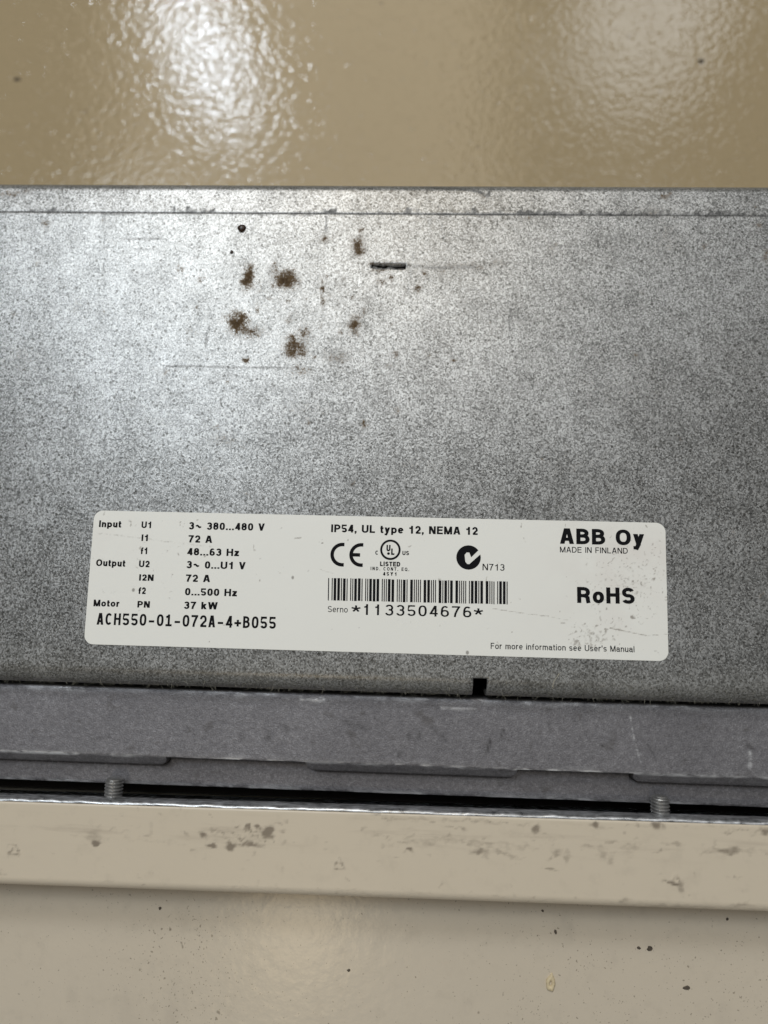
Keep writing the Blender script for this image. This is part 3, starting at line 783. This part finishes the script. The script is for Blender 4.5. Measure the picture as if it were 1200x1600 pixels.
TEXT_ROWS = [
    ('Input', -63.66, 11.37, -58.46, 11.37, 1.57, 0.215, 'b'),
    ('U1', -53.73, 11.39, -51.31, 11.39, 1.52, 0.215, 'b'),
    ('3~ 380...480 V', -42.73, 11.33, -25.21, 11.39, 1.68, 0.205, 'b'),
    ('I1', -53.52, 8.4, -51.84, 8.4, 1.52, 0.215, 'b'),
    ('72 A', -42.64, 8.32, -37.13, 8.33, 1.67, 0.205, 'b'),
    ('f1', -53.48, 5.39, -51.82, 5.39, 1.55, 0.215, 'b'),
    ('48...63 Hz', -42.71, 5.39, -30.79, 5.45, 1.66, 0.205, 'b'),
    ('Output', -63.63, 2.42, -56.85, 2.41, 1.54, 0.215, 'b'),
    ('U2', -53.68, 2.42, -51.23, 2.42, 1.50, 0.215, 'b'),
    ('3~ 0...U1 V', -42.71, 2.44, -29.16, 2.49, 1.66, 0.205, 'b'),
    ('I2N', -53.42, -0.66, -50.07, -0.65, 1.45, 0.215, 'b'),
    ('72 A', -42.66, -0.63, -37.09, -0.59, 1.65, 0.205, 'b'),
    ('f2', -53.35, -3.67, -51.68, -3.67, 1.53, 0.215, 'b'),
    ('0...500 Hz', -42.66, -3.68, -30.78, -3.63, 1.64, 0.205, 'b'),
    ('Motor', -63.48, -6.72, -57.54, -6.69, 1.52, 0.215, 'b'),
    ('PN', -53.38, -6.72, -50.53, -6.72, 1.48, 0.215, 'b'),
    ('37 kW', -42.72, -6.73, -35.03, -6.69, 1.64, 0.205, 'b'),
    ('ACH550-01-072A-4+B055', -62.42, -10.81, -21.63, -10.61, 2.64, 0.18, 'm'),
    ('IP54, UL type 12, NEMA 12', -9.99, 11.43, 23.21, 11.55, 1.79, 0.205, 'b'),
    ('C', 0.23, 6.54, 0.9, 6.54, 0.94, 0.215, 'b'),
    ('US', 6.34, 6.6, 7.83, 6.6, 0.95, 0.215, 'b'),
    ('U', 2.71, 7.38, 3.62, 7.38, 1.45, 0.25, 'b'),
    ('L', 3.79, 6.58, 4.55, 6.58, 1.45, 0.25, 'b'),
    ('LISTED', 1.36, 3.99, 5.91, 4.0, 1.05, 0.24, 'b'),
    ('IND. CONT. EQ.', -0.74, 3.03, 7.95, 3.02, 0.78, 0.2, 'w'),
    ('45Y1', 2.09, 1.88, 5.2, 1.89, 0.81, 0.22, 'w'),
    ('N713', 24.37, 3.63, 29.26, 3.64, 1.46, 0.13, 'r'),
    ('Serno', -10.08, -6.58, -5.59, -6.58, 1.35, 0.12, 'r'),
    ('*1133504676*', -4.67, -6.99, 24.47, -6.9, 2.39, 0.135, 'o'),
    ('ABB Oy', 41.6, 10.0, 60.26, 10.0, 3.51, 0.215, 'b'),
    ('MADE IN FINLAND', 41.59, 8.06, 56.59, 8.11, 1.28, 0.135, 'r'),
    ('RoHS', 45.33, -3.08, 57.94, -2.97, 3.54, 0.215, 'b'),
    ("For more information see User's Manual", 26.33, -13.65, 57.68, -13.49, 1.31, 0.14, 'r'),
]
for row in TEXT_ROWS: draw_text(*row)

def add_flat(V, F, P, fs, z):
    n = len(V)
    V += [(p[0], p[1], z) for p in P]
    F += [tuple(n + i for i in f) for f in fs]
# conformity mark: two open rings, the second with a middle bar
V, F = [], []
R_, w_ = 2.30, .80
for k, (cx, cy) in enumerate(((-7.25, 6.37), (-2.96, 6.40))):
    P, fs = ribbon([(cx + .42, cy + R_ - .0)] + arc(cx, cy, R_, R_, 90, 270, 40, 2) + [(cx + .42, cy - R_)], w_ / 2)
    add_flat(V, F, P, fs, INK_Z)
add_flat(V, F, *ribbon([(-5.0, 6.40), (-3.2, 6.40)], w_ / 2), INK_Z + .002)
print_mesh("conformity_mark", V, F, "large black mark of two open rings")
# listing mark: ring and dot
V, F = [], []
add_flat(V, F, *ribbon(arc(3.61, 7.73, 2.08, 2.08, 0, 360, 48, 2), .24, True), INK_Z)
n = len(V); V += [(3.2 + .33 * math.cos(rad(a)), 6.87 + .30 * math.sin(rad(a)), INK_Z) for a in range(0, 360, 24)]
F.append(tuple(range(n, len(V))))
print_mesh("listing_ring", V, F, "black ring round two small letters")
# tick mark: black disc with a white tick cut out of it
def tick_mark():
    cx, cy, r = 21.21, 6.42, 2.74
    hole = [(20.33, 7.0), (20.78, 7.54), (21.37, 7.53), (21.8, 6.46)]
    # disc outline from the lower lip of the cut round to the upper lip, then along the tick
    a_lo, a_hi = 16, 37
    P = [(cx + r * math.cos(rad(a)), cy + r * math.sin(rad(a))) for a in np.linspace(a_hi, 360 + a_lo, 60)]
    P += [(21.4, 4.93), (20.95, 4.94), (20.5, 5.47)] + hole
    import mathutils
    from mathutils.geometry import tessellate_polygon
    tr = tessellate_polygon([[mathutils.Vector((p[0], p[1], 0)) for p in P]])
    V = [(p[0], p[1], INK_Z) for p in P]
    print_mesh("tick_mark", V, [tuple(t) for t in tr], "black disc with a white tick cut out")
tick_mark()
# bar code of the serial number
def barcode():
    C39 = {'0': '000110100', '1': '100100001', '3': '101100000', '4': '000110001', '5': '100110000', '6': '001110000', '7': '000100101', '*': '010010100'}
    wide = 2.6
    x = 0; bars = []
    for ch in "*1133504676*":
        for k, b in enumerate(C39[ch]):
            w = wide if b == '1' else 1.0
            if k % 2 == 0: bars.append((x, x + w))
            x += w
        x += 1.0
    tot = x - 1.0
    A, B, Cc, Dd = (-10.25, 1.04), (29.97, 1.23), (29.99, -3.83), (-10.15, -3.97)
    V, F = [], []
    rs = random.Random(3)
    for a, b in bars:
        a, b = a / tot, b / tot
        j = rs.uniform(-.05, .05)
        P = []
        for t in (a, b): P.append((A[0] + (B[0] - A[0]) * t, A[1] + (B[1] - A[1]) * t + j))
        for t in (b, a): P.append((Dd[0] + (Cc[0] - Dd[0]) * t, Dd[1] + (Cc[1] - Dd[1]) * t + j))
        add_flat(V, F, P, [(0, 3, 2, 1)], INK_Z)
    print_mesh("barcode", V, F, "black barcode above the serial number")
barcode()

# ------------------------------------------------------------------ cream flange with bare edge and studs
flange = empty("cover_flange", (0, -0.06, -0.017))
setp(flange, "smudged cream painted flange with bare zinc edge and two threaded studs", "flange")
bpy.context.view_layer.update()
SL = .0066
FS = [(-60.29,-58.52,0.75,0.60,1),(-60.91,-57.19,2.10,1.50,0.35),(-48.05,-55.62,0.60,1.50,0.3),(-54.49,-56.13,2.10,0.45,0.25),(-34.3,-58.07,1.05,0.45,0.9),(-29.74,-58.16,1.20,0.60,1),(-25.06,-57.99,2.10,0.45,0.7),(-36.13,-55.99,0.90,0.45,0.7),(-32.29,-55.84,1.05,0.45,0.5),(-26.39,-54.14,0.60,0.45,0.9),(-24.11,-54.33,0.60,0.45,0.8),(-21.97,-54.52,0.90,0.90,1),(-27.98,-56.49,7.50,2.10,0.22),(-21.91,-55.72,1.20,0.45,0.7),(-18.84,-54.67,0.90,0.45,0.4),(-73.38,-55.48,9.00,0.90,0.1),(2.32,-54.55,1.20,0.45,0.4),(-18.32,-62.79,0.60,1.05,0.25),(-14.52,-62.91,0.60,1.05,0.2),(9.39,-57.74,0.90,0.38,0.8),(16.31,-55.09,9.00,0.75,0.3),(23.27,-55.35,1.80,0.75,0.35),(24.67,-57.42,2.10,0.60,0.6),(29.51,-57.36,1.80,0.45,0.45),(32.96,-55.78,6.00,0.60,0.3),(49.51,-50.92,0.90,0.60,0.8),(62.67,-50.57,1.05,0.75,0.85),(36.82,-51.79,0.60,0.90,0.7),(40.11,-60.5,1.35,0.30,0.6),(43.41,-57.75,0.75,1.20,0.4),(50.81,-56.81,0.90,1.50,0.35),(52.85,-57.65,0.75,1.50,0.35),(56.29,-55.94,1.50,1.20,0.3),(66.34,-61.94,1.80,0.45,0.8),(67.8,-63.05,0.45,1.20,0.5),(78.02,-55.11,4.50,0.60,0.55),(80.73,-54.75,9.00,0.45,0.3),(85.62,-50.63,1.20,0.75,0.7),(72.77,-50.06,7.50,0.60,0.25),(21.83,-50.88,6.00,0.45,0.35),(26.7,-50.7,0.90,0.30,0.7),(12.05,-50.97,7.50,0.45,0.3),(55.44,-66.39,1.50,0.90,0.4),(65.54,-67.01,9.00,0.60,0.35),(80.32,-66.02,3.00,0.75,0.4),(9.58,-65.9,6.00,0.45,0.2),(4.06,-67.04,30.00,0.38,0.2),(45.27,-65.38,0.60,0.45,0.4),(34.34,-53.48,12.00,0.90,0.18),(-48.61,-57.94,9.00,0.45,0.25),(61.8,-53.11,4.50,1.20,0.15)]
WELDS = [(-78.24, -61.09), (-5.88, -61.24), (66.49, -61.55)]
for wx, wy in WELDS: FS += [(wx, wy, 3.0, 3.0, .10)]

def extrude_x(name, xs, prof, mat, fn=None, attrs=None):
    P = np.array(prof)
    X = np.repeat(xs[:, None], len(P), 1)
    Y = np.repeat(P[None, :, 0], len(xs), 0) + SL * X
    Z_ = np.repeat(P[None, :, 1], len(xs), 0).copy()
    at = fn(X, Y, Z_) if fn else None
    return mesh_obj(name, np.stack([X, Y, Z_], -1).reshape(-1, 3), grid_faces(len(xs), len(P)), mat, None, True, at)

xs_f = dense_x(-96, 96, .4, (), (-170, 170))
# painted face: from the top edge over the face to the rounded lower edge and down to the ledge
prof = [(-50.12, -3.22), (-50.22, -3.08), (-50.45, -3.0)] + [(y, -3.0) for y in np.arange(-50.8, -66.0, -.4)]
for a in np.linspace(90, 180, 12): prof.append((-66.0 + 2.1 * math.cos(rad(a)), -5.1 + 2.1 * math.sin(rad(a))))
prof += [(-68.1, -8), (-68.1, -16.98)]
prof = prof[::-1]
def paint_attr(X, Y, Z_):
    st = stamp(X.ravel(), Y.ravel(), FS).reshape(X.shape)
    r = random.Random(11)
    ex = [(r.uniform(-95, 95), r.uniform(-67.5, -50.5), r.uniform(.2, .7), r.uniform(.15, .5), r.uniform(.12, .45)) for _ in range(150)]
    ex += [(r.gauss(-28, 5), r.gauss(-56.3, 1.3), r.uniform(.3, 1.0), r.uniform(.2, .4), r.uniform(.3, .8)) for _ in range(22)]
    ex += [(r.gauss(30, 18), r.gauss(-55.5, 1.3), r.uniform(.4, 2.4), r.uniform(.2, .5), r.uniform(.15, .45)) for _ in range(46)]
    ex += [(r.gauss(-57, 6), r.gauss(-57, 1.2), r.uniform(.3, 1.2), r.uniform(.2, .4), r.uniform(.15, .4)) for _ in range(16)]
    ex += [(r.uniform(0, 90), r.gauss(-51, .35), r.uniform(.4, 2.4), r.uniform(.2, .4), r.uniform(.15, .55)) for _ in range(40)]
    ex += [(r.uniform(-90, 90), -67.0 + r.gauss(0, .3) + .5, r.uniform(1, 4), r.uniform(.2, .4), r.uniform(.1, .3)) for _ in range(40)]
    st = np.maximum(st, stamp(X.ravel(), Y.ravel(), ex).reshape(X.shape))
    flat = Z_ > -3.3
    for k, (wx, wy) in enumerate(WELDS):
        dx, dy = X - wx, Y - wy
        d = np.hypot(dx, dy)
        tri = np.maximum(-dy * 1.15, np.maximum(.87 * dx + .5 * dy, -.87 * dx + .5 * dy))   # triangular pip
        Z_ += np.where(flat, .16 * np.exp(-((tri - .55) / .25) ** 2) - .10 * np.exp(-(tri / .4) ** 2), 0)
        st = np.maximum(st, (.15 + .5 * vnoise(np.arctan2(dy, dx) + 4 + k * 9, 91, .6)) * np.exp(-((tri - .75 + warp2(X, Y, 44 + k, .5, .5)) / .3) ** 2))
    sm = np.exp(-((Y + 55.3 - SL * X) / 2.6) ** 2) * (.25 + .75 * vnoise(X, 95, 16)) + .5 * np.exp(-((Y + 51 - SL * X) / .6) ** 2) * vnoise(X, 96, 9)
    return {'stain': st, 'smear': sm}
adopt(extrude_x("painted_face", xs_f, prof, M_FLANGE, paint_attr), flange)
# bare metal cut edge: a strip standing above the gap, recessed wall below it
pr = [(-53.5, -16.9), (-50.9, -16.9), (-50.9, -7.3), (-49.45, -7.25), (-49.30, -7.1), (-49.25, -6.6), (-49.25, -5.2), (-49.28, -4.2), (-49.38, -3.75), (-49.62, -3.38), (-49.95, -3.24), (-50.2, -3.26), (-50.5, -3.6)]
def zinc_wob(X, Y, Z_):
    edge = (Z_ > -4.3)
    Y += np.where(edge, .22 * (vnoise(X, 71, 4) - .5) + .12 * (vnoise(X, 72, 1.1) - .5), 0)
    return None
adopt(extrude_x("bare_edge", xs_f, pr[::-1][::-1], M_ZINC, zinc_wob), flange)

def stud(x, y0, y1, z, r):
    pitch, na = .72, 28
    ys = np.arange(0, y1 - y0 + 1e-6, .06)
    L = ys[-1]
    V = []
    for yy in ys:
        for i in range(na):
            a = 2 * math.pi * i / na
            ph = ((yy / pitch) - i / na) % 1.0
            t = abs(ph * 2 - 1)
            rr = r - .42 * (1 - min(1, t * 1.35))
            e = max(0, yy - (L - .75)) / .75
            rr -= .55 * e * e
            V.append((x + rr * math.cos(a), y0 + yy, z + rr * math.sin(a)))
    n = len(ys)
    F = [(k * na + i, k * na + (i + 1) % na, (k + 1) * na + (i + 1) % na, (k + 1) * na + i) for k in range(n - 1) for i in range(na)]
    V.append((x, y1 + .02, z)); c = len(V) - 1
    F += [((n - 1) * na + i, (n - 1) * na + (i + 1) % na, c) for i in range(na)]
    return mesh_obj("threaded_stud", V, F, M_STUD, None, False)
for x, y1 in ((-58.85, -45.75), (65.1, -45.25)):
    adopt(stud(x, -51.5 + SL * x, y1, -8.0, 2.08), flange)

# ------------------------------------------------------------------ dust, lint and crumbs
def strand(V, F, pts, r):
    n0 = len(V)
    for k, p in enumerate(pts):
        rr = r * (1 - .5 * k / (len(pts) - 1))
        for i in range(3):
            a = 2 * math.pi * i / 3
            V.append((p[0] + rr * math.cos(a), p[1] + rr * .5, p[2] + rr * math.sin(a)))
    for k in range(len(pts) - 1):
        for i in range(3):
            F.append((n0 + k * 3 + i, n0 + k * 3 + (i + 1) % 3, n0 + (k + 1) * 3 + (i + 1) % 3, n0 + (k + 1) * 3 + i))
def seam_dust():
    r = random.Random(19)
    V, F = [], []
    for _ in range(2300):
        x = r.uniform(-94, 94)
        if 22.2 < x < 26: continue
        dens = vnoise([x], 81, 5)[0]
        if r.random() > .25 + .75 * dens: continue
        a = rad(r.uniform(95, 178))
        if r.random() < .5: a = rad(r.uniform(150, 182))
        py, pz = -20.1 + 4.04 * math.cos(a), -4 + 4.04 * math.sin(a)
        L = r.uniform(.25, 1.0)
        dx, dy, dz = r.gauss(0, .6), -abs(r.gauss(0, .35)) if a > 2.6 else r.gauss(0, .5), r.uniform(.0, .35)
        pts = [(x, py, pz)]
        for k in range(3):
            dx += r.gauss(0, .4); dy += r.gauss(0, .3)
            q = pts[-1]
            pts.append((q[0] + dx * L / 3, q[1] + dy * L / 3, q[2] + dz * L / 3))
        strand(V, F, pts, r.uniform(.035, .07))
    return mesh_obj("seam_dust", V, F, M_FIBRE, None, True)
setp(seam_dust(), "fine grey dust fluff along the lower bend of the steel panel", "dust", None, 'stuff')

V, F = [], []
pts = [(41.3, -18.6), (40.9, -19.3), (40.2, -20.2), (39.95, -21.2), (40.05, -21.9)]
zz = [.12, .08, .12, -.02, -.25]
strand(V, F, [(a, b, c) for (a, b), c in zip(pts, zz)], .10)
lint = mesh_obj("lint_fibre", V, F, M_LINT)
setp(lint, "single pale curved lint fibre on the steel bend below the label", "fibre")

def crumb(name, x, y, z, rx, ry, hgt, mat, seed):
    r = random.Random(seed)
    V, F = [], []
    n, m = 9, 4
    for k in range(m):
        a = k / (m - 1) * math.pi / 2
        for i in range(n):
            t = 2 * math.pi * i / n
            q = (1 + r.uniform(-.3, .3)) * math.cos(a * .95)
            V.append((x + rx * q * math.cos(t), y + ry * q * math.sin(t), z + hgt * math.sin(a) * (1 + r.uniform(-.15, .15))))
    for k in range(m - 1):
        for i in range(n): F.append((k * n + i, k * n + (i + 1) % n, (k + 1) * n + (i + 1) % n, (k + 1) * n + i))
    F.append(tuple((m - 1) * n + i for i in range(n)))
    F.append(tuple(reversed(range(n))))
    return mesh_obj(name, V, F, mat, None, False)
LZ = -16.99
crumbs = [((64.93, -81.09, .62, .55, .45), "largest black dirt crumb on the cream surface at right", 1),
          ((62.47, -81.06, .42, .32, .3), "small black crumb just left of the largest black crumb", 2),
          ((73.1, -89.05, .8, .45, .3), "flat brown smear of dirt at lower right of cream surface", 3),
          ((43.53, -78.4, .3, .5, .3), "upright dark crumb above the pale flake on cream surface", 4),
          ((-4.05, -88.75, .36, .3, .25), "dark crumb at lower middle of cream surface", 5),
          ((-49.22, -77.04, .36, .36, .28), "dark crumb under the flange at left", 6),
          ((82.64, -74.01, .34, .32, .28), "dark crumb under the flange near right edge", 7),
          ((40.6, -73.93, .32, .26, .28), "dark crumb close under the flange above the pale flake", 8)]
for (x, y, rx, ry, hg), lb, sd in crumbs:
    setp(crumb("dirt_crumb", x, y, LZ, rx, ry, hg, M_CRUMB, sd), lb, "crumb", "dirt crumbs on the cream surface")
for (x, y, rx, ry, hg), lb, sd in (((100.56, 177.52, 1.0, .8, .5), "dark crumb on the tan surface at top right", 21), ((-130.53, 171.52, 1.1, .6, .4), "dark crumb on the tan surface at far left", 22)):
    setp(crumb("dirt_crumb", x, y, -59.99, rx, ry, hg, M_CRUMB, sd), lb, "crumb", "dirt crumbs on the tan surface")
# pale seed-shaped flake with a hole
def flake():
    cx, cy = 42.32, -89.46
    V, F = [], []
    n = 20
    for k in range(n):
        t = 2 * math.pi * k / n
        px, py = 1.05 * math.cos(t), 1.75 * math.sin(t)
        if math.sin(t) > .3: px *= 1 - .75 * (math.sin(t) - .3); py *= 1.25
        wob = 1 + .08 * math.sin(5 * t + 1)
        for f, zq in ((1.0, 0), (.92, .42), (.62, .60), (.30, .38), (.24, .02)):
            V.append((cx + px * f * wob + .25 * (py > 1.2) * f, cy + py * f * wob, LZ + zq))
    for k in range(n):
        for j in range(4):
            F.append((k * 5 + j, ((k + 1) % n) * 5 + j, ((k + 1) % n) * 5 + j + 1, k * 5 + j + 1))
    return mesh_obj("paint_flake", V, F, M_CHIP, None, True)
setp(flake(), "small pale yellow seed-shaped flake on the cream surface", "flake")
